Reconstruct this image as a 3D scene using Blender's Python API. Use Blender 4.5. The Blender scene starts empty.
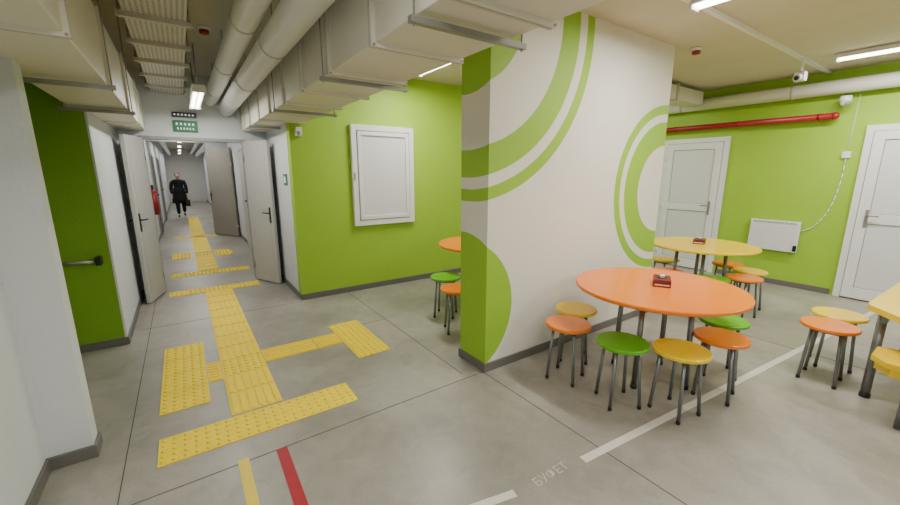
import bpy, bmesh, math, random
from mathutils import Vector, Matrix
random.seed(4)
S=bpy.context.scene
COL=S.collection
# ---------------------------------------------------------------- materials
def srgb(c):
    return tuple(((x/255.)/12.92 if x/255.<=.04045 else ((x/255.+.055)/1.055)**2.4) for x in c)
def mat(name,rgb,rough=.6,metal=0.,var=.06,scale=3.,bump=0.,bscale=60.,spec=.5,coat=0.):
    m=bpy.data.materials.new(name);m.use_nodes=True
    nt=m.node_tree;b=nt.nodes['Principled BSDF']
    c=srgb(rgb)
    b.inputs['Roughness'].default_value=rough;b.inputs['Metallic'].default_value=metal
    b.inputs['Specular IOR Level'].default_value=spec
    if coat: b.inputs['Coat Weight'].default_value=coat
    tc=nt.nodes.new('ShaderNodeTexCoord')
    n=nt.nodes.new('ShaderNodeTexNoise');n.inputs['Scale'].default_value=scale;n.inputs['Detail'].default_value=4
    nt.links.new(tc.outputs['Object'],n.inputs['Vector'])
    mx=nt.nodes.new('ShaderNodeMix');mx.data_type='RGBA'
    mx.inputs[6].default_value=(c[0]*(1-var),c[1]*(1-var),c[2]*(1-var),1)
    mx.inputs[7].default_value=(min(1,c[0]*(1+var)),min(1,c[1]*(1+var)),min(1,c[2]*(1+var)),1)
    nt.links.new(n.outputs['Fac'],mx.inputs[0]);nt.links.new(mx.outputs[2],b.inputs['Base Color'])
    if bump:
        n2=nt.nodes.new('ShaderNodeTexNoise');n2.inputs['Scale'].default_value=bscale
        nt.links.new(tc.outputs['Object'],n2.inputs['Vector'])
        bp=nt.nodes.new('ShaderNodeBump');bp.inputs['Strength'].default_value=bump;bp.inputs['Distance'].default_value=.01
        nt.links.new(n2.outputs['Fac'],bp.inputs['Height']);nt.links.new(bp.outputs['Normal'],b.inputs['Normal'])
    return m
def emis(name,rgb,st):
    m=bpy.data.materials.new(name);m.use_nodes=True
    b=m.node_tree.nodes['Principled BSDF'];c=srgb(rgb)
    b.inputs['Base Color'].default_value=(*c,1);b.inputs['Emission Color'].default_value=(*c,1);b.inputs['Emission Strength'].default_value=st
    return m
GREENC=(154,194,50)
M={}
M['white']=mat('wall_white_paint',(222,220,214),.7,bump=.15,var=.03)
M['whitecool']=mat('wall_white_cool',(206,210,214),.7,bump=.15,var=.04)
M['green']=mat('wall_green_paint',GREENC,.55,bump=.12,var=.04)
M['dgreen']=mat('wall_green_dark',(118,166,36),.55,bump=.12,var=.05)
M['ceil']=mat('ceiling_paint',(206,200,184),.8,bump=.3,bscale=25,var=.07)
M['duct']=mat('duct_painted',(220,217,204),.5,var=.05,scale=1.5)
M['duct2']=mat('duct_flange',(190,188,177),.45,var=.05)
M['pipe']=mat('pipe_white_jacket',(232,232,228),.4,var=.02)
M['redpipe']=mat('pipe_red',(150,20,32),.4)
M['base']=mat('baseboard_grey',(104,102,98),.5)
M['steel']=mat('steel_strut',(150,150,148),.4,.6)
M['legs']=mat('leg_grey_metal',(108,114,118),.35,.5)
M['legs2']=mat('leg_light_metal',(128,132,134),.3,.6)
M['orange']=mat('laminate_orange',(244,128,20),.25,var=.03)
M['yellow']=mat('laminate_yellow',(244,206,6),.3,var=.03)
M['lgreen']=mat('laminate_green',(96,176,16),.3,var=.03)
M['tyel']=mat('tactile_yellow',(250,216,0),.6,var=.10,scale=6,bump=.2)
M['tred']=mat('tape_red',(160,24,40),.5,var=.1,scale=20)
M['tyl']=mat('tape_yellow',(222,196,70),.5,var=.15,scale=20)
M['twh']=mat('tape_white',(208,204,194),.5,var=.12,scale=25)
M['letter']=mat('lettering_faded',(184,180,172),.6,var=.12,scale=40)
M['joint']=mat('joint_dark',(78,74,68),.9)
M['pvc']=mat('pvc_white',(230,231,232),.3,var=.01)
M['pvcp']=mat('pvc_panel',(218,220,222),.35,var=.02)
M['pvcg']=mat('gasket_grey',(150,152,154),.5)
M['dgrey']=mat('door_grey_metal',(180,180,176),.4,var=.03)
M['dbrown']=mat('door_dark',(92,92,90),.5)
M['dtaupe']=mat('door_taupe',(138,134,126),.5)
M['black']=mat('black_plastic',(22,22,24),.4)
M['coat']=mat('coat_black',(24,25,30),.85,bump=.3)
M['skin']=mat('skin',(214,164,138),.55,var=.04)
M['hair']=mat('hair_brown',(94,70,50),.7,var=.2,scale=40)
M['signg']=emis('sign_green',(10,100,60),.3)
M['signw']=emis('sign_white',(215,235,225),.4)
M['lamp']=emis('tube_glow',(255,252,240),14.)
M['lampw']=mat('lamp_body',(225,225,222),.4)
M['boxred']=mat('napkin_box_red',(110,18,28),.35,var=.15,scale=30)
M['paper']=mat('paper_white',(225,222,215),.8)

def colmat():
    m=bpy.data.materials.new('column_mural');m.use_nodes=True;nt=m.node_tree;L=nt.links
    b=nt.nodes['Principled BSDF'];b.inputs['Roughness'].default_value=.6
    g=nt.nodes.new('ShaderNodeNewGeometry');sx=nt.nodes.new('ShaderNodeSeparateXYZ');L.new(g.outputs['Position'],sx.inputs[0])
    def mt(op,a,bb=None,clamp=False):
        n=nt.nodes.new('ShaderNodeMath');n.operation=op
        for i,v in enumerate((a,bb)):
            if v is None: continue
            if isinstance(v,(int,float)): n.inputs[i].default_value=v
            else: L.new(v,n.inputs[i])
        n.use_clamp=clamp
        return n.outputs[0]
    s=mt('SUBTRACT',mt('SUBTRACT',sx.outputs[0],1.87),mt('SUBTRACT',sx.outputs[1],2.22))
    z=sx.outputs[2]
    def dist(cx,cz):
        a=mt('SUBTRACT',s,cx);c=mt('SUBTRACT',z,cz)
        return mt('SQRT',mt('ADD',mt('MULTIPLY',a,a),mt('MULTIPLY',c,c)))
    def ring(d,lo,hi): return mt('MULTIPLY',mt('GREATER_THAN',d,lo),mt('LESS_THAN',d,hi))
    d1=dist(-.25,2.75);d2=dist(2.47,1.42);d3=dist(-.3,.55)
    t=None
    for r in [ring(d1,-1,.57),ring(d1,.98,1.19),ring(d1,1.28,1.375),ring(d2,.78,.87),ring(d2,.46,.70),ring(d3,-1,.575)]:
        t=r if t is None else mt('MAXIMUM',t,r)
    mx=nt.nodes.new('ShaderNodeMix');mx.data_type='RGBA'
    mx.inputs[6].default_value=(*srgb((222,219,210)),1);mx.inputs[7].default_value=(*srgb((144,188,46)),1)
    L.new(t,mx.inputs[0]);L.new(mx.outputs[2],b.inputs['Base Color'])
    n2=nt.nodes.new('ShaderNodeTexNoise');n2.inputs['Scale'].default_value=60
    L.new(g.outputs['Position'],n2.inputs['Vector'])
    bp=nt.nodes.new('ShaderNodeBump');bp.inputs['Strength'].default_value=.12;bp.inputs['Distance'].default_value=.01
    L.new(n2.outputs['Fac'],bp.inputs['Height']);L.new(bp.outputs['Normal'],b.inputs['Normal'])
    return m
M['mural']=colmat()
def floormat():
    m=bpy.data.materials.new('concrete_floor');m.use_nodes=True;nt=m.node_tree;L=nt.links
    b=nt.nodes['Principled BSDF']
    g=nt.nodes.new('ShaderNodeNewGeometry')
    def noise(sc,det,dist=0):
        n=nt.nodes.new('ShaderNodeTexNoise');n.inputs['Scale'].default_value=sc;n.inputs['Detail'].default_value=det;n.inputs['Distortion'].default_value=dist
        L.new(g.outputs['Position'],n.inputs['Vector']);return n.outputs['Fac']
    r=nt.nodes.new('ShaderNodeValToRGB');L.new(noise(.9,7,.6),r.inputs[0])
    e=r.color_ramp.elements
    e[0].position=.32;e[0].color=(*srgb((136,132,123)),1)
    e[1].position=.68;e[1].color=(*srgb((170,165,155)),1)
    r2=nt.nodes.new('ShaderNodeValToRGB');L.new(noise(6,8,1.),r2.inputs[0])
    r2.color_ramp.elements[0].position=.33;r2.color_ramp.elements[0].color=(.8,.8,.8,1)
    r2.color_ramp.elements[1].position=.6;r2.color_ramp.elements[1].color=(1,1,1,1)
    mx=nt.nodes.new('ShaderNodeMix');mx.data_type='RGBA';mx.blend_type='MULTIPLY';mx.inputs[0].default_value=.7
    L.new(r.outputs[0],mx.inputs[6]);L.new(r2.outputs[0],mx.inputs[7])
    r3=nt.nodes.new('ShaderNodeValToRGB');L.new(noise(70,4,0),r3.inputs[0])
    r3.color_ramp.elements[0].position=.3;r3.color_ramp.elements[0].color=(.8,.8,.8,1)
    r3.color_ramp.elements[1].position=.6;r3.color_ramp.elements[1].color=(1,1,1,1)
    m2=nt.nodes.new('ShaderNodeMix');m2.data_type='RGBA';m2.blend_type='MULTIPLY';m2.inputs[0].default_value=.5
    L.new(mx.outputs[2],m2.inputs[6]);L.new(r3.outputs[0],m2.inputs[7])
    L.new(m2.outputs[2],b.inputs['Base Color'])
    rr=nt.nodes.new('ShaderNodeMapRange');L.new(noise(2.5,5),rr.inputs[0])
    rr.inputs[3].default_value=.27;rr.inputs[4].default_value=.5
    L.new(rr.outputs[0],b.inputs['Roughness'])
    return m
M['floor']=floormat()
def perfmat():
    m=bpy.data.materials.new('perforated_tray');m.use_nodes=True;nt=m.node_tree;L=nt.links
    b=nt.nodes['Principled BSDF'];b.inputs['Roughness'].default_value=.5
    g=nt.nodes.new('ShaderNodeNewGeometry');mp=nt.nodes.new('ShaderNodeMapping');mp.inputs['Scale'].default_value=(34,34,0)
    L.new(g.outputs['Position'],mp.inputs[0])
    fr=nt.nodes.new('ShaderNodeVectorMath');fr.operation='FRACTION';L.new(mp.outputs[0],fr.inputs[0])
    sb=nt.nodes.new('ShaderNodeVectorMath');sb.operation='SUBTRACT';L.new(fr.outputs[0],sb.inputs[0]);sb.inputs[1].default_value=(.5,.5,0)
    ln=nt.nodes.new('ShaderNodeVectorMath');ln.operation='LENGTH';L.new(sb.outputs[0],ln.inputs[0])
    lt=nt.nodes.new('ShaderNodeMath');lt.operation='LESS_THAN';lt.inputs[1].default_value=.27;L.new(ln.outputs['Value'],lt.inputs[0])
    mx=nt.nodes.new('ShaderNodeMix');mx.data_type='RGBA'
    mx.inputs[6].default_value=(*srgb((200,199,191)),1);mx.inputs[7].default_value=(*srgb((122,120,114)),1)
    L.new(lt.outputs[0],mx.inputs[0]);L.new(mx.outputs[2],b.inputs['Base Color'])
    return m
M['perf']=perfmat()
# ---------------------------------------------------------------- mesh builder
class B:
    def __init__(s): s.bm=bmesh.new();s.mats=[]
    def mi(s,k):
        m=M[k]
        if m not in s.mats: s.mats.append(m)
        return s.mats.index(m)
    def _tag(s,faces,k,smooth=False):
        i=s.mi(k)
        for f in faces: f.material_index=i;f.smooth=smooth
    def box(s,a,b,k,bev=0,mtx=None):
        a=Vector(a);b=Vector(b);c=(a+b)/2;d=b-a
        r=bmesh.ops.create_cube(s.bm,size=1,matrix=Matrix.Translation(c)@Matrix.Diagonal((abs(d.x),abs(d.y),abs(d.z),1)))
        vs=r['verts']
        if bev:
            es=list({e for v in vs for e in v.link_edges})
            rr=bmesh.ops.bevel(s.bm,geom=es,offset=bev,segments=2,affect='EDGES',profile=.5)
            fs=rr['faces'];vs=list({v for f in fs for v in f.verts})
        if mtx: bmesh.ops.transform(s.bm,matrix=mtx,verts=vs)
        s._tag({f for v in vs for f in v.link_faces},k)
        return s
    def cyl(s,p0,p1,r,k,r2=None,seg=20,caps=True):
        p0=Vector(p0);p1=Vector(p1);d=p1-p0
        q=d.to_track_quat('Z','Y').to_matrix().to_4x4()
        x=bmesh.ops.create_cone(s.bm,cap_ends=caps,segments=seg,radius1=r,radius2=r if r2 is None else r2,depth=d.length,matrix=Matrix.Translation((p0+p1)/2)@q)
        fs={f for v in x['verts'] for f in v.link_faces}
        i=s.mi(k)
        for f in fs: f.material_index=i;f.smooth=len(f.verts)==4
        return s
    def sph(s,c,r,k,sc=(1,1,1),seg=20,half=False):
        x=bmesh.ops.create_uvsphere(s.bm,u_segments=seg,v_segments=seg//2+2,radius=r,matrix=Matrix.Translation(c)@Matrix.Diagonal((*sc,1)))
        s._tag({f for v in x['verts'] for f in v.link_faces},k,True);return s
    def tube(s,pts,r,k,seg=10):
        pts=[Vector(p) for p in pts]
        for a,b in zip(pts,pts[1:]): s.cyl(a,b,r,k,seg=seg)
        for p in pts[1:-1]: s.sph(p,r,k,seg=seg)
        return s
    def lathe(s,c,prof,k,seg=40,smooth=True):
        rings=[]
        for (r,z) in prof:
            rings.append([s.bm.verts.new((c[0]+r*math.cos(2*math.pi*i/seg),c[1]+r*math.sin(2*math.pi*i/seg),c[2]+z)) for i in range(seg)])
        fs=[]
        for a,b in zip(rings,rings[1:]):
            for i in range(seg):
                fs.append(s.bm.faces.new((a[i],a[(i+1)%seg],b[(i+1)%seg],b[i])))
        s._tag(fs,k,smooth)
        s._tag([s.bm.faces.new(list(reversed(rings[0]))),s.bm.faces.new(rings[-1])],k)
        return s
    def prism(s,poly,z0,z1,k):
        lo=[s.bm.verts.new((x,y,z0)) for x,y in poly];hi=[s.bm.verts.new((x,y,z1)) for x,y in poly]
        n=len(poly);fs=[s.bm.faces.new(list(reversed(lo))),s.bm.faces.new(hi)]
        for i in range(n): fs.append(s.bm.faces.new((lo[i],lo[(i+1)%n],hi[(i+1)%n],hi[i])))
        s._tag(fs,k);return s
    def done(s,name,parent=None,loc=None,rotz=0):
        bmesh.ops.recalc_face_normals(s.bm,faces=s.bm.faces[:])
        me=bpy.data.meshes.new(name);s.bm.to_mesh(me);s.bm.free()
        for m in s.mats: me.materials.append(m)
        o=bpy.data.objects.new(name,me);COL.objects.link(o)
        if loc: o.location=loc
        o.rotation_euler[2]=rotz
        if parent: o.parent=parent
        return o
def bx(name,a,b,k,bev=0): return B().box(a,b,k,bev).done(name)
# ---------------------------------------------------------------- shell
CZ=2.86
bx('floor',(-4.2,-4.2,-.12),(7.2,26.2,0),'floor')
bx('ceiling',(-4.2,-4.2,CZ),(7.2,26.2,CZ+.12),'ceil')
bx('wall_right',(7.0,-4.0,0),(7.15,5.1,CZ),'green')
bx('wall_back',(1.11,4.95,0),(7.0,5.1,CZ),'green')
bx('wall_rear',(-.93,-4.15,0),(7.15,-4.0,CZ),'white')
bx('wall_left',(-.93,-4.0,0),(-.78,2.87,CZ),'whitecool')
bx('wall_left_pier',(-.78,2.75,0),(-.585,2.87,CZ),'whitecool')
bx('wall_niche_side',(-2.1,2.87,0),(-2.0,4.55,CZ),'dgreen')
bx('wall_niche_front',(-2.0,2.8,0),(-.93,2.87,CZ),'whitecool')
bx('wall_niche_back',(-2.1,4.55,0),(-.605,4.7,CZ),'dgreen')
bx('wall_corridor_left',(-.72,4.551,0),(-.59,26,CZ),'whitecool')
bx('wall_corridor_right',(1.112,4.951,0),(1.25,26,CZ),'whitecool')
B().box((1.108,4.944,0),(1.25,5.0,CZ),'green').done('trim_corner_green')
bx('wall_corridor_end',(-.6,26,0),(1.2,26.1,CZ),'white')
w=B()
DY=6.4
w.box((-.59,DY,0),(-.36,DY+.12,CZ),'whitecool');w.box((.80,DY,0),(1.112,DY+.12,CZ),'whitecool');w.box((-.36,DY,2.06),(.80,DY+.12,CZ),'whitecool')
w.done('wall_door_partition')
w=B();PY=12.0
w.box((.62,PY,0),(1.112,PY+.12,CZ),'whitecool');w.box((-.59,PY,2.35),(.62,PY+.12,CZ),'whitecool')
w.done('wall_corridor_partition')
bx('wall_column_block',(1.87,2.22,0),(4.32,2.56,CZ),'mural')
h=.075
def bb(n,a,b): bx(n,(a[0],a[1],0),(b[0],b[1],h),'base',.004)
bb('baseboard_column',(1.857,2.207),(4.333,2.573))
bb('baseboard_back',(1.1,4.935),(7.0,4.95));bb('baseboard_right',(6.985,-4),(7.0,0.08));bb('baseboard_right_middle',(6.985,1.2),(7.0,2.55))
bb('baseboard_left',(-.78,-4),(-.765,2.75));bb('baseboard_pier',(-.78,2.735),(-.57,2.88))
bb('baseboard_niche',(-2,4.535),(-.59,4.55));bb('baseboard_corridor_left',(-.59,4.54),(-.577,6.4));bb('baseboard_corridor_right',(1.097,4.95),(1.11,6.4))
bb('baseboard_corridor_left_far',(-.59,6.52),(-.577,26));bb('baseboard_corridor_right_far',(1.097,6.52),(1.11,26))
j=B()
def jl(x0,y0,x1,y1,wd=.005):
    d=Vector((x1-x0,y1-y0,0));n=Vector((-d.y,d.x,0)).normalized()*wd/2
    p=[(x0+n.x,y0+n.y),(x0-n.x,y0-n.y),(x1-n.x,y1-n.y),(x1+n.x,y1+n.y)]
    j.prism(p,-.001,.0012,'joint')
jl(1.88,-4,1.86,2.2);jl(1.70,2.3,1.70,4.93);jl(-.76,2.2,1.86,2.23);jl(-.44,-4,-.44,6.4)
jl(4.5,-4,4.5,2.2);jl(-.55,4.9,1.1,4.9);jl(4.33,2.4,6.98,2.4);jl(1.1,3.75,1.72,3.75)
j.done('floor_joints')
# ---------------------------------------------------------------- tactile paving
t=B();T=.006
def dome(x0,y0,x1,y1):
    t.box((x0,y0,0),(x1,y1,T),'tyel')
    nx=max(1,round((x1-x0)/.055));ny=max(1,round((y1-y0)/.055))
    for i in range(nx):
        for k in range(ny):
            x=x0+(i+.5)*(x1-x0)/nx;y=y0+(k+.5)*(y1-y0)/ny
            t.cyl((x,y,T),(x,y,T+.006),.016,'tyel',r2=.008,seg=8)
def ribs(x0,y0,x1,y1,ax):
    t.box((x0,y0,0),(x1,y1,T),'tyel')
    L=(x1-x0) if ax=='y' else (y1-y0);n=max(1,round(L/.05))
    for i in range(n):
        if ax=='y':
            x=x0+(i+.5)*L/n;t.box((x-.012,y0+.01,T),(x+.012,y1-.01,T+.006),'tyel')
        else:
            y=y0+(i+.5)*L/n;t.box((x0+.01,y-.012,T),(x1-.01,y+.012,T+.006),'tyel')
dome(-.29,2.43,.87,2.70)
y=2.73
while y<6.0:
    if not 3.3<y<3.6: ribs(.10,y,.42,y+.292,'y')
    y+=.3
dome(.10,3.33,.42,3.622)
ribs(-.0,3.30,.095,3.65,'x')
for yy in (3.0,3.3,3.6,3.9): dome(-.30,yy,-.005,yy+.292)
for xx in (.425,.65,.88): ribs(xx,3.42,xx+.222,3.68,'x')
for yy in (3.03,3.32,3.61): dome(1.11,yy,1.42,yy+.285)
dome(-.30,6.03,.78,6.27)
t.done('tactile_paving_lobby')
t=B()
dome(-.30,7.15,.80,7.40)
y=7.45
while y<16.5:
    if not 8.8<y<9.2: ribs(.06,y,.36,y+.29,'y')
    y+=.3
dome(-.3,8.7,0,9.3);dome(.4,8.7,.7,9.3);dome(.06,8.85,.36,9.14);dome(-.3,11.5,.6,11.75)
t.done('tactile_paving_corridor')
def tape(n,x0,y0,x1,y1,wd,k,z=.0016):
    d=Vector((x1-x0,y1-y0,0));q=Vector((-d.y,d.x,0)).normalized()*wd/2
    B().prism([(x0+q.x,y0+q.y),(x0-q.x,y0-q.y),(x1-q.x,y1-q.y),(x1+q.x,y1+q.y)],0,z,k).done(n)
tape('floor_tape_yellow',.11,2.24,.11,1.45,.055,'tyl');tape('floor_tape_red',.31,2.21,.30,1.35,.06,'tred')
tape('floor_tape_white',.95,1.25,1.22,1.19,.045,'twh')
tape('floor_tape_white',1.70,1.14,6.98,.67,.05,'twh')
cu=bpy.data.curves.new('floor_lettering','FONT');cu.body='БУФЕТ';cu.size=.075;cu.extrude=.0008;cu.materials.append(M['letter'])
o=bpy.data.objects.new('floor_lettering',cu);COL.objects.link(o);o.location=(1.345,1.15,.001);o.rotation_euler=(0,0,-.02)
# ---------------------------------------------------------------- furniture
def stool(x,y,k,rot=0.3):
    b=B();zt=.46
    b.lathe((0,0,0),[(.14,zt-.028),(.165,zt-.028),(.172,zt-.022),(.172,zt-.006),(.167,zt),(.10,zt)],k,seg=40,smooth=False)
    b.lathe((0,0,0),[(.11,zt-.045),(.125,zt-.045),(.125,zt-.028),(.11,zt-.028)],'legs',seg=24)
    for i in range(4):
        a=rot+i*math.pi/2+math.pi/4
        c,s=math.cos(a),math.sin(a)
        b.cyl((c*.115,s*.115,zt-.035),(c*.148,s*.148,.012),.0115,'legs2',seg=12)
        b.cyl((c*.148,s*.148,0),(c*.1465,s*.1465,.025),.0135,'black',seg=12)
    b.cyl((.118*math.cos(rot+math.pi/4),.118*math.sin(rot+math.pi/4),zt-.05),(-.118*math.cos(rot+math.pi/4),-.118*math.sin(rot+math.pi/4),zt-.05),.009,'legs',seg=10)
    b.cyl((.118*math.cos(rot-math.pi/4),.118*math.sin(rot-math.pi/4),zt-.05),(-.118*math.cos(rot-math.pi/4),-.118*math.sin(rot-math.pi/4),zt-.05),.009,'legs',seg=10)
    return b.done('stool',loc=(x,y,0))
def table(x,y,k,rot=.2,r=.58):
    b=B();zt=.75
    b.lathe((0,0,0),[(r*.9,zt-.028),(r-.008,zt-.028),(r,zt-.020),(r,zt-.006),(r-.006,zt),(r*.6,zt)],k,seg=72,smooth=False)
    q=[]
    for i in range(4):
        a=rot+i*math.pi/2;c,s=math.cos(a),math.sin(a);q.append((c*.25,s*.25))
        b.cyl((c*.25,s*.25,zt-.03),(c*.27,s*.27,.02),.02,'legs2',seg=16)
        b.cyl((c*.27,s*.27,0),(c*.2695,s*.2695,.03),.024,'black',seg=16)
    for i in range(4):
        a,c=q[i],q[(i+1)%4]
        b.cyl((a[0],a[1],zt-.06),(c[0],c[1],zt-.06),.014,'legs',seg=12)
    return b.done('round_table',loc=(x,y,0))
table(2.92,1.44,'orange',.15,.595);table(5.12,2.05,'yellow',.5,.57);table(3.02,3.62,'orange',.4,.58)
for i,(x,y,k) in enumerate([(2.35,1.80,'orange'),(2.68,1.98,'yellow'),(2.39,1.37,'lgreen'),(2.60,1.08,'yellow'),(3.05,1.02,'orange'),(3.43,1.15,'lgreen'),
    (5.46,1.64,'yellow'),(5.06,1.56,'orange'),(4.72,1.75,'lgreen'),(4.66,2.20,'orange'),(5.68,1.95,'orange'),(5.3,2.55,'yellow'),
    (3.98,.64,'orange'),(4.36,.66,'yellow'),(2.33,3.48,'lgreen'),(2.18,3.05,'orange')]):
    stool(x,y,k,rot=.3+i*.37)
def napbox(x,y,r):
    b=B();b.box((-.09,-.06,0),(.09,.06,.055),'boxred',.004);b.box((-.092,-.05,.012),(.092,.05,.022),'paper')
    b.lathe((0,0,.055),[(.035,0),(.03,.004),(.01,.004)],'black',seg=16)
    b.box((-.02,-.015,.055),(.02,.015,.075),'paper',.004)
    b.done('tissue_box',loc=(x,y,.75),rotz=r)
napbox(2.98,1.44,.5);napbox(5.16,2.10,.3)
b=B()
poly=[(3.84,.44),(3.90,.46),(5.1,.42),(5.1,-.35),(3.45,-.35),(3.45,-.28),(3.60,.23)]
b.prism(poly,.66,.70,'yellow')
for (x,y) in [(3.93,.38),(4.95,.32),(3.93,-.27),(4.95,-.27)]:
    b.cyl((x,y,0),(x,y,.665),.026,'legs2',seg=20);b.cyl((x,y,0),(x,y,.03),.031,'black',seg=20)
b.box((3.75,.34,.615),(4.95,.37,.66),'legs');b.box((3.75,-.28,.615),(4.95,-.25,.66),'legs')
b.done('canteen_table')
b=B()
b.prism([(3.50,.28),(3.60,.36),(3.80,.36),(3.84,.30),(3.84,-.7),(3.50,-.7)],.40,.435,'yellow')
b.prism([(3.52,.26),(3.61,.34),(3.79,.34),(3.82,.28),(3.82,-.68),(3.52,-.68)],.345,.40,'yellow')
for (x,y) in [(3.58,.18),(3.77,.18),(3.58,-.6),(3.77,-.6)]: b.cyl((x,y,0),(x,y,.35),.016,'legs2')
b.done('canteen_bench')
# ---------------------------------------------------------------- doors on right wall
def pvcdoor(name,y0,y1,ztop,hy,xw=7.0):
    b=B();f=.07
    b.box((xw-.05,y0,0),(xw-.002,y0+f,ztop),'pvc',.004);b.box((xw-.05,y1-f,0),(xw-.002,y1,ztop),'pvc',.004);b.box((xw-.05,y0+f,ztop-f),(xw-.002,y1-f,ztop),'pvc',.004)
    a,c=y0+f+.006,y1-f-.006
    b.box((xw-.035,a-.006,.0),(xw-.004,c+.006,ztop-f),'pvcg')
    s=.1
    b.box((xw-.065,a,.02),(xw-.01,a+s,ztop-f-.006),'pvc',.004);b.box((xw-.065,c-s,.02),(xw-.01,c,ztop-f-.006),'pvc',.004)
    for (z0,z1) in [(.02,.16),(.98,1.10),(ztop-f-.106,ztop-f-.006)]: b.box((xw-.065,a+s,z0),(xw-.01,c-s,z1),'pvc',.003)
    b.box((xw-.05,a+s,.16),(xw-.012,c-s,.98),'pvcp');b.box((xw-.05,a+s,1.10),(xw-.012,c-s,ztop-f-.1),'pvcp')
    for z0,z1 in [(.16,.98),(1.10,ztop-f-.106)]:
        for yy in (a+s,c-s-.008): b.box((xw-.054,yy,z0),(xw-.05,yy+.008,z1),'pvcg')
        for zz in (z0,z1-.008): b.box((xw-.054,a+s,zz),(xw-.05,c-s,zz+.008),'pvcg')
    b.box((xw-.072,hy-.015,.93),(xw-.064,hy+.015,1.15),'steel')
    dr=1 if hy<(y0+y1)/2 else -1
    b.tube([(xw-.07,hy,1.08),(xw-.11,hy,1.08),(xw-.11,hy+dr*.11,1.08)],.009,'steel')
    for zz in (.25,1.05,1.85):
        yh=y1-f*.95 if dr==1 else y0+f*.95
        b.cyl((xw-.066,yh,zz-.05),(xw-.066,yh,zz+.05),.011,'pvc')
    return b.done(name)
pvcdoor('door_1',2.60,3.58,2.14,2.76);pvcdoor('door_2',.10,1.16,2.16,1.0)
b=B();b.box((6.93,1.60,.50),(6.98,2.17,.93),'pvc',.008)
for i in range(18): b.box((6.925,1.64+i*.028,.89),(6.932,1.655+i*.028,.915),'pvcg')
for i in range(22): b.box((6.926,1.63+i*.0235,.53),(6.932,1.633+i*.0235,.87),'pvcp')
b.box((6.98,1.7,.6),(7.0,1.75,.85),'steel');b.box((6.98,2.02,.6),(7.0,2.07,.85),'steel')
b.box((6.922,1.60,.52),(6.93,1.64,.6),'black');b.done('wall_heater')
b=B();b.box((6.97,1.26,1.78),(7.0,1.34,1.86),'pvc',.004)
pts=[(6.985,1.30,1.80)]
for i in range(1,15):
    u=i/14.;pts.append((6.985,1.30-.02*math.sin(u*3)+.30*u*u,1.80-1.0*math.sin(u*1.45)))
b.tube(pts,.006,'pvc',seg=6)
b.tube([(6.99,1.30,1.86),(6.99,1.28,2.54)],.004,'pvc',seg=6)
b.done('wall_socket_cable')
b=B();b.cyl((6.9,1.46,2.30),(6.9,4.94,2.30),.04,'redpipe');b.sph((6.9,1.46,2.30),.046,'redpipe')
for y in (1.6,2.5,3.4,4.4): b.box((6.9,y-.01,2.28),(7.0,y+.01,2.32),'redpipe');b.cyl((6.9,y-.012,2.30),(6.9,y+.012,2.30),.045,'redpipe')
b.done('pipe_red')
b=B();b.cyl((6.86,-3.9,2.64),(6.86,4.94,2.64),.085,'pipe',seg=24)
for y in (-1,.4,1.9,3.3,4.5): b.cyl((6.86,y-.015,2.64),(6.86,y+.015,2.64),.092,'duct2');b.box((6.85,y-.01,2.7),(6.87,y+.01,CZ),'steel')
b.done('pipe_white')
def dome_cam(x,y,z):
    b=B();b.lathe((0,0,0),[(.03,.05),(.055,.05),(.06,.0),(.055,-.02),(.02,-.02)],'pvc',seg=24)
    b.sph((0,0,-.02),.05,'pvc');b.sph((-.02,-.02,-.035),.03,'pvcg')
    b.box((0,-.03,-.02),(7.0-x,.03,.05),'pvc')
    b.done('dome_camera',loc=(x,y,z))
dome_cam(6.86,1.38,2.47)
b=B();b.box((-.05,-.05,-.05),(.05,.05,.05),'pvc',.01);b.cyl((-.05,0,-.01),(-.12,0,-.03),.035,'pvc');b.sph((-.12,0,-.03),.025,'black');b.cyl((0,0,.05),(0,0,CZ-2.66),.012,'pvc')
b.done('dome_camera',loc=(5.9,1.6,2.66))
def detector(x,y):
    b=B();b.lathe((0,0,CZ),[(.05,0),(.055,-.01),(.05,-.03),(.03,-.03)],'pvc',seg=20);b.lathe((0,0,CZ-.03),[(.04,0),(.038,-.03),(.02,-.035),(.01,-.035)],'redpipe',seg=20);b.done('smoke_detector',loc=(x,y,0))
detector(4.55,2.12);detector(.32,4.3)
# ---------------------------------------------------------------- window in back wall
b=B();x0,x1,z0,z1=1.84,2.74,.90,2.20;Y=4.95
for (a,c) in [((x0,z0),(x0+.07,z1)),((x1-.07,z0),(x1,z1)),((x0+.07,z0),(x1-.07,z0+.07)),((x0+.07,z1-.07),(x1-.07,z1))]:
    b.box((a[0],Y-.06,a[1]),(c[0],Y-.001,c[1]),'pvc',.004)
b.box((x0+.07,Y-.03,z0+.07),(x1-.07,Y-.001,z1-.07),'pvcg')
for (a,c) in [((x0+.08,z0+.08),(x0+.13,z1-.08)),((x1-.13,z0+.08),(x1-.08,z1-.08)),((x0+.13,z0+.08),(x1-.13,z0+.13)),((x0+.13,z1-.13),(x1-.13,z1-.08))]:
    b.box((a[0],Y-.07,a[1]),(c[0],Y-.02,c[1]),'pvc',.004)
b.box((x0+.13,Y-.05,z0+.13),(x1-.13,Y-.02,z1-.13),'pvcp')
b.box((x0+.015,Y-.068,1.5),(x0+.035,Y-.06,1.6),'pvcg')
b.done('window_1')
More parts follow.
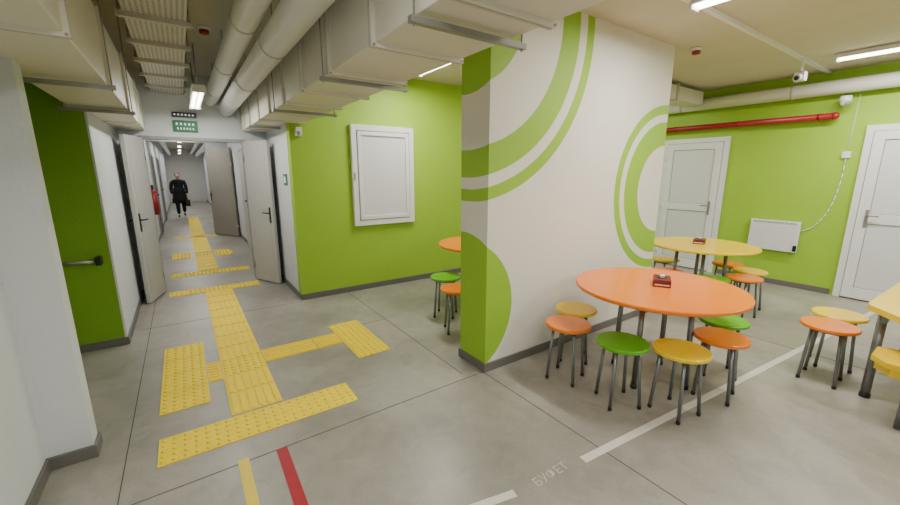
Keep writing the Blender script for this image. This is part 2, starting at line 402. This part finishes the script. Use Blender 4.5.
# ---------------------------------------------------------------- ducts, pipes, trays
def strut(b,x0,x1,y,z,top=CZ):
    b.box((x0,y-.014,z-.026),(x1,y+.014,z-.002),'steel')
    for x in (x0+.018,x1-.018): b.cyl((x,y,z-.035),(x,y,top),.004,'steel',seg=8)
def duct(name,x0,x1,z0,z1,y0,y1,step,off,struts):
    b=B();b.box((x0,y0,z0),(x1,y1,z1),'duct',.004)
    y=y0+off
    while y<y1-.05:
        e=.018
        b.box((x0-e,y-.018,z0-e),(x1+e,y-.003,z1+e),'duct',.002);b.box((x0-e,y+.003,z0-e),(x1+e,y+.018,z1+e),'duct2',.002)
        for xx in (x0-e+.01,x1+e-.01):
            for zz in (z0-e+.008,z1+e-.008): b.cyl((xx,y-.024,zz),(xx,y+.024,zz),.006,'steel',seg=6)
        y+=step
    for s in struts: strut(b,x0-.05,x1+.05,s,z0-.02)
    return b.done(name)
duct('air_duct_main',.80,1.28,2.18,2.56,-3.9,6.38,.62,.1,[1.35,2.45,3.9,5.4])
duct('air_duct_side',-.67,-.30,2.12,2.55,-3.9,6.38,1.1,.55,[1.5,3.1,4.3])
b=B();b.box((1.305,.2,2.42),(1.86,1.0,2.80),'duct',.006);b.box((1.60,.17,2.39),(1.63,1.03,2.83),'duct2')
for y in (.3,.9): b.cyl((1.5,y,2.8),(1.5,y,CZ),.005,'steel',seg=8)
b.done('air_duct_branch')
def pipe(name,x,z,r,y0,y1,k='pipe'):
    b=B();b.cyl((x,y0,z),(x,y1,z),r,k,seg=28)
    y=y0+.4
    while y<y1:
        b.cyl((x,y-.01,z),(x,y+.01,z),r+.004,'duct2',seg=28);b.cyl((x,y,z+r),(x,y,CZ),.005,'steel',seg=8);y+=1.3
    b.done(name)
pipe('insulated_pipe',.625,2.45,.092,-3.9,6.38);pipe('insulated_pipe',.455,2.56,.08,-3.9,6.38)
pipe('corridor_pipe',.85,2.5,.09,6.53,25.9);pipe('corridor_pipe',.62,2.6,.06,6.53,25.9);pipe('corridor_pipe',-.35,2.55,.07,6.53,25.9)
b=B();b.box((-.19,-3.9,2.60),(.16,6.38,2.606),'perf')
for x in (-.19,.155): b.box((x,-3.9,2.60),(x+.005,6.38,2.66),'duct')
y=.3
while y<6.3:
    b.box((-.22,y-.02,2.57),(.19,y+.02,2.60),'duct2')
    for x in (-.205,.175): b.cyl((x,y,2.58),(x,y,CZ),.005,'steel',seg=8)
    y+=.62
for i,(x,r) in enumerate([(-.12,.015),(-.06,.012),(.02,.016),(.09,.012)]): b.cyl((x,-3.9,2.606+r),(x,6.38,2.606+r),r,'black' if i%2 else 'pipe',seg=8)
b.done('cable_tray')
b=B();b.box((1.9,1.58,CZ-.03),(6.98,1.62,CZ),'pvc');b.done('ceiling_conduit')
b=B();b.box((4.33,2.95,2.62),(6.72,3.25,2.80),'duct',.005)
for x in (5.0,5.9): b.box((x,2.93,2.60),(x+.04,3.27,2.82),'duct2');b.cyl((x+.02,3.1,2.8),(x+.02,3.1,CZ),.006,'steel')
b.done('air_duct_dining')
# ---------------------------------------------------------------- lamps
PW=.98
def lamp(x,y0,y1,z,power,rod=True,w=.06):
    b=B();b.box((x-w,y0,z),(x+w,y1,z+.045),'lampw',.006)
    for dx in (-.027,.027): b.cyl((x+dx,y0+.03,z-.008),(x+dx,y1-.03,z-.008),.014,'lamp',seg=12)
    b.box((x-w,y0,z-.03),(x+w,y0+.02,z),'lampw');b.box((x-w,y1-.02,z-.03),(x+w,y1,z),'lampw')
    if rod and CZ-z-.045>.01:
        for y in (y0+.2,y1-.2): b.cyl((x,y,z+.045),(x,y,CZ),.006,'steel',seg=8)
    b.done('fluorescent_lamp')
    l=bpy.data.lights.new('tube_light','AREA');l.shape='RECTANGLE';l.size=.12;l.size_y=y1-y0-.05;l.energy=power*PW;l.color=(1.,.965,.90)
    o=bpy.data.objects.new('tube_light',l);COL.objects.link(o);o.location=(x,(y0+y1)/2,z-.035)
zt=CZ-.05
lamp(3.30,.35,1.60,zt,58);lamp(6.05,.10,1.36,zt,50);lamp(5.6,3.4,4.6,zt,25);lamp(3.3,-2.4,-1.15,zt,50);lamp(6.05,-2.4,-1.15,zt,40)  # last two are unseen, added behind the camera to brighten the room
lamp(2.6,3.3,4.5,zt,45)
lamp(.25,4.7,5.95,2.40,22);lamp(.25,-.2,1.0,2.40,30);lamp(.28,-2.6,-1.4,2.40,22)  # first lamp is in view; the other two are unseen, added as fill
for y in (8.2,10.6,14,17,20,23): lamp(.1,y,y+1.2,2.55,18)
# ---------------------------------------------------------------- corridor doors
def leaf(name,hx,hy,ex,ey,H,k):
    d=Vector((ex-hx,ey-hy,0));L=d.length;a=math.atan2(d.y,d.x)
    b=B();b.box((0,-.022,.012),(L,.022,H),k,.004)
    for s in (-1,1):
        b.box((.07,s*.022,.15),(L-.07,s*.026,.95),k);b.box((.07,s*.022,1.08),(L-.07,s*.026,H-.12),k)
        b.box((L-.075,s*.022,.9),(L-.045,s*.03,1.12),'black');b.tube([(L-.06,s*.03,1.04),(L-.06,s*.07,1.04),(L-.17,s*.07,1.04)],.009,'black')
    for z in (.25,1.8): b.cyl((0,0,z-.05),(0,0,z+.05),.028,'steel')
    b.done(name,loc=(hx,hy,0),rotz=a)
leaf('door_3',-.36,6.37,-.50,5.86,2.03,'dgrey');leaf('door_4',.80,6.37,1.03,5.87,2.03,'dgrey')
leaf('door_10',1.06,11.0,.60,11.85,2.2,'dtaupe')
b=B();b.box((-.38,6.39,0),(-.34,6.53,2.06),'pvcg');b.box((.78,6.39,0),(.82,6.53,2.06),'pvcg');b.box((-.34,6.39,2.02),(.78,6.53,2.06),'pvcg');b.done('door_frame_1')
b=B();b.box((-.0,DY-.03,2.13),(.27,DY,2.27),'signg',.003)
for i in range(5): b.box((.03+i*.045,DY-.033,2.21),(.052+i*.045,DY-.03,2.24),'signw')
for i in range(6): b.box((.04+i*.034,DY-.033,2.155),(.055+i*.034,DY-.03,2.18),'signw')
b.done('exit_sign')
b=B();b.box((.0,DY-.05,2.31),(.27,DY,2.37),'black',.003)
for i in range(6): b.box((.02+i*.04,DY-.052,2.33),(.04+i*.04,DY-.05,2.35),'signw')
b.done('corridor_number_sign')
b=B();b.box((1.10,5.25,1.44),(1.112,5.42,1.58),'signg');b.box((1.098,5.30,1.47),(1.10,5.37,1.55),'signw');b.done('wall_sign')
for i,(x,y,s) in enumerate([(-.59,8.0,1),(-.59,12.4,1),(-.59,16,1),(1.112,8.6,-1),(1.112,14,-1)]):
    b=B();a,c=sorted((x+s*.001,x+s*.03));b.box((a,y,0),(c,y+1.0,2.08),'pvcg',.003)
    a,c=sorted((x+s*.03,x+s*.045));b.box((a,y+.06,.01),(c,y+.94,2.02),'dgrey' if s<0 else 'dbrown',.003)
    a,c=sorted((x+s*.045,x+s*.09));b.box((a,y+.12,1.02),(c,y+.14,1.05),'black');b.box((min(x+s*.08,x+s*.09),y+.12,1.02),(max(x+s*.08,x+s*.09),y+.25,1.05),'black')
    b.done('door_%d'%(5+i))
b=B();b.cyl((-.50,10,.75),(-.50,10,1.2),.07,'redpipe');b.sph((-.50,10,1.2),.07,'redpipe');b.cyl((-.5,10,1.26),(-.5,10,1.33),.02,'black');b.box((-.52,9.94,1.33),(-.48,10.08,1.35),'black');b.box((-.59,9.97,.9),(-.55,10.03,1.2),'steel')
b.tube([(-.5,10.02,1.3),(-.45,10.1,1.2),(-.46,10.1,.95)],.012,'black',seg=8);b.done('fire_extinguisher')
b=B();b.tube([(-1.02,4.55,.85),(-1.02,4.47,.85),(-.68,4.47,.83),(-.68,4.55,.83)],.014,'steel');b.box((-.70,4.45,.80),(-.66,4.55,.87),'black',.004);b.done('door_push_bar')
b=B();b.box((1.17,4.87,2.02),(1.24,4.95,2.12),'pvc',.006);b.sph((1.2,4.865,2.05),.025,'pvcg');b.done('motion_sensor')
# ---------------------------------------------------------------- woman walking
root=bpy.data.objects.new('woman_walking',None);COL.objects.link(root);root.location=(-.10,17.4,0)
def skin(name,verts,edges,k,root_i=0,sub=2):
    me=bpy.data.meshes.new(name);me.from_pydata([v[:3] for v in verts],edges,[])
    o=bpy.data.objects.new(name,me);COL.objects.link(o);o.parent=root
    m=o.modifiers.new('skin','SKIN')
    if not me.skin_vertices: me.skin_vertices.new(name='')
    for i,v in enumerate(verts):
        me.skin_vertices[0].data[i].radius=(v[3],v[4] if len(v)>4 else v[3]);me.skin_vertices[0].data[i].use_root=(i==root_i)
    m.use_smooth_shade=True
    s=o.modifiers.new('sub','SUBSURF');s.levels=sub;s.render_levels=sub
    me.materials.append(M[k]);return o
V=[(0,0,.86,.16,.12),(0,0,1.02,.15,.12),(0,0,1.2,.175,.12),(0,0,1.30,.13,.10),(0,-.01,1.37,.055,.055),
 (-.18,0,1.27,.07),(-.235,.05,1.03,.055),(-.22,-.02,.83,.042),
 (.18,0,1.27,.07),(.235,-.03,1.03,.055),(.23,-.12,.84,.042),
 (-.09,-.03,.70,.10),(-.09,-.12,.44,.07),(-.09,-.14,.10,.055),
 (.09,.02,.70,.10),(.09,.03,.44,.07),(.09,.24,.14,.055)]
E=[(0,1),(1,2),(2,3),(3,4),(3,5),(5,6),(6,7),(3,8),(8,9),(9,10),(0,11),(11,12),(12,13),(0,14),(14,15),(15,16)]
skin('coat_and_trousers',V,E,'coat')
b=B()
b.lathe((0,0,0),[(.25,.50),(.235,.66),(.21,.80),(.18,.95),(.18,1.05)],'coat',seg=24)
for v in b.bm.verts: v.co.y*=.72
b.done('coat_skirt',parent=root)
skin('shoe_left',[(-.09,-.12,.05,.042),(-.09,-.20,.036,.036),(-.09,-.29,.028,.03)],[(0,1),(1,2)],'black')
skin('shoe_right',[(.09,.26,.10,.04),(.09,.19,.05,.036),(.09,.12,.03,.03)],[(0,1),(1,2)],'black')
skin('neck',[(0,-.005,1.34,.045),(0,-.015,1.42,.042)],[(0,1)],'skin')
b=B();b.sph((0,-.02,1.475),.085,'skin',(.86,1.0,1.22),seg=24)
b.cyl((0,-.10,1.49),(0,-.122,1.462),.010,'skin',r2=.016,seg=8);b.box((-.022,-.104,1.425),(.022,-.096,1.433),'boxred',.002)
for s in (-1,1):
    b.sph((s*.03,-.098,1.49),.012,'paper',seg=10);b.sph((s*.03,-.107,1.49),.006,'black',seg=8);b.sph((s*.075,-.01,1.475),.02,'skin',(.4,.8,1.2),seg=10)
    b.box((s*.03-.014,-.105,1.508),(s*.03+.014,-.098,1.512),'hair')
b.done('head',parent=root)
b=B();b.sph((0,.008,1.50),.098,'hair',(.88,.95,1.05),seg=24)
for v in b.bm.verts:
    if v.co.y<-.03 and v.co.z<1.55: v.co.y=-.03+(v.co.y+.03)*.2
b.sph((0,.07,1.44),.05,'hair',(1.2,.7,1.2));b.done('hair',parent=root)
def hand(nm,x,y,z,s):
    skin(nm+'_palm',[(x,y,z+.02,.02,.026),(x,y-.005,z-.03,.016,.032),(x,y-.005,z-.065,.013,.032)],[(0,1),(1,2)],'skin')
    for i,(dy,l) in enumerate([(-.03,.065),(-.01,.075),(.01,.07),(.028,.055)]):
        skin(nm+'_finger_%d'%(i+1),[(x,y+dy,z-.06,.009),(x-s*.006,y+dy,z-.06-l*.5,.008),(x-s*.025,y+dy,z-.06-l*.9,.007)],[(0,1),(1,2)],'skin',sub=1)
    skin(nm+'_thumb',[(x,y-.02,z-.01,.01),(x-s*.01,y-.048,z-.04,.009),(x-s*.015,y-.055,z-.07,.008)],[(0,1),(1,2)],'skin',sub=1)
hand('hand_left',-.22,-.03,.80,-1);hand('hand_right',.23,-.13,.81,1)
b=B();b.box((-.07,-.17,.40),(.07,.17,.64),'black',.02)
b.tube([(0,-.10,.63),(0,-.07,.70),(0,-.02,.735),(0,.03,.735),(0,.08,.70),(0,.11,.63)],.008,'black');o=b.done('handbag',parent=root);o.location=(.225,-.13,-.01)
# ---------------------------------------------------------------- world & camera
wd=bpy.data.worlds.new('world');S.world=wd;wd.use_nodes=True
wd.node_tree.nodes['Background'].inputs[0].default_value=(.8,.85,.9,1);wd.node_tree.nodes['Background'].inputs[1].default_value=.3
cam=bpy.data.cameras.new('camera');co=bpy.data.objects.new('camera',cam);COL.objects.link(co);S.camera=co
cam.sensor_width=36;cam.lens=385/900*36;cam.clip_start=.02
co.location=(0,0,1.6);co.rotation_euler=(math.radians(90)-math.atan(80/385.),0,math.radians(-34.5))
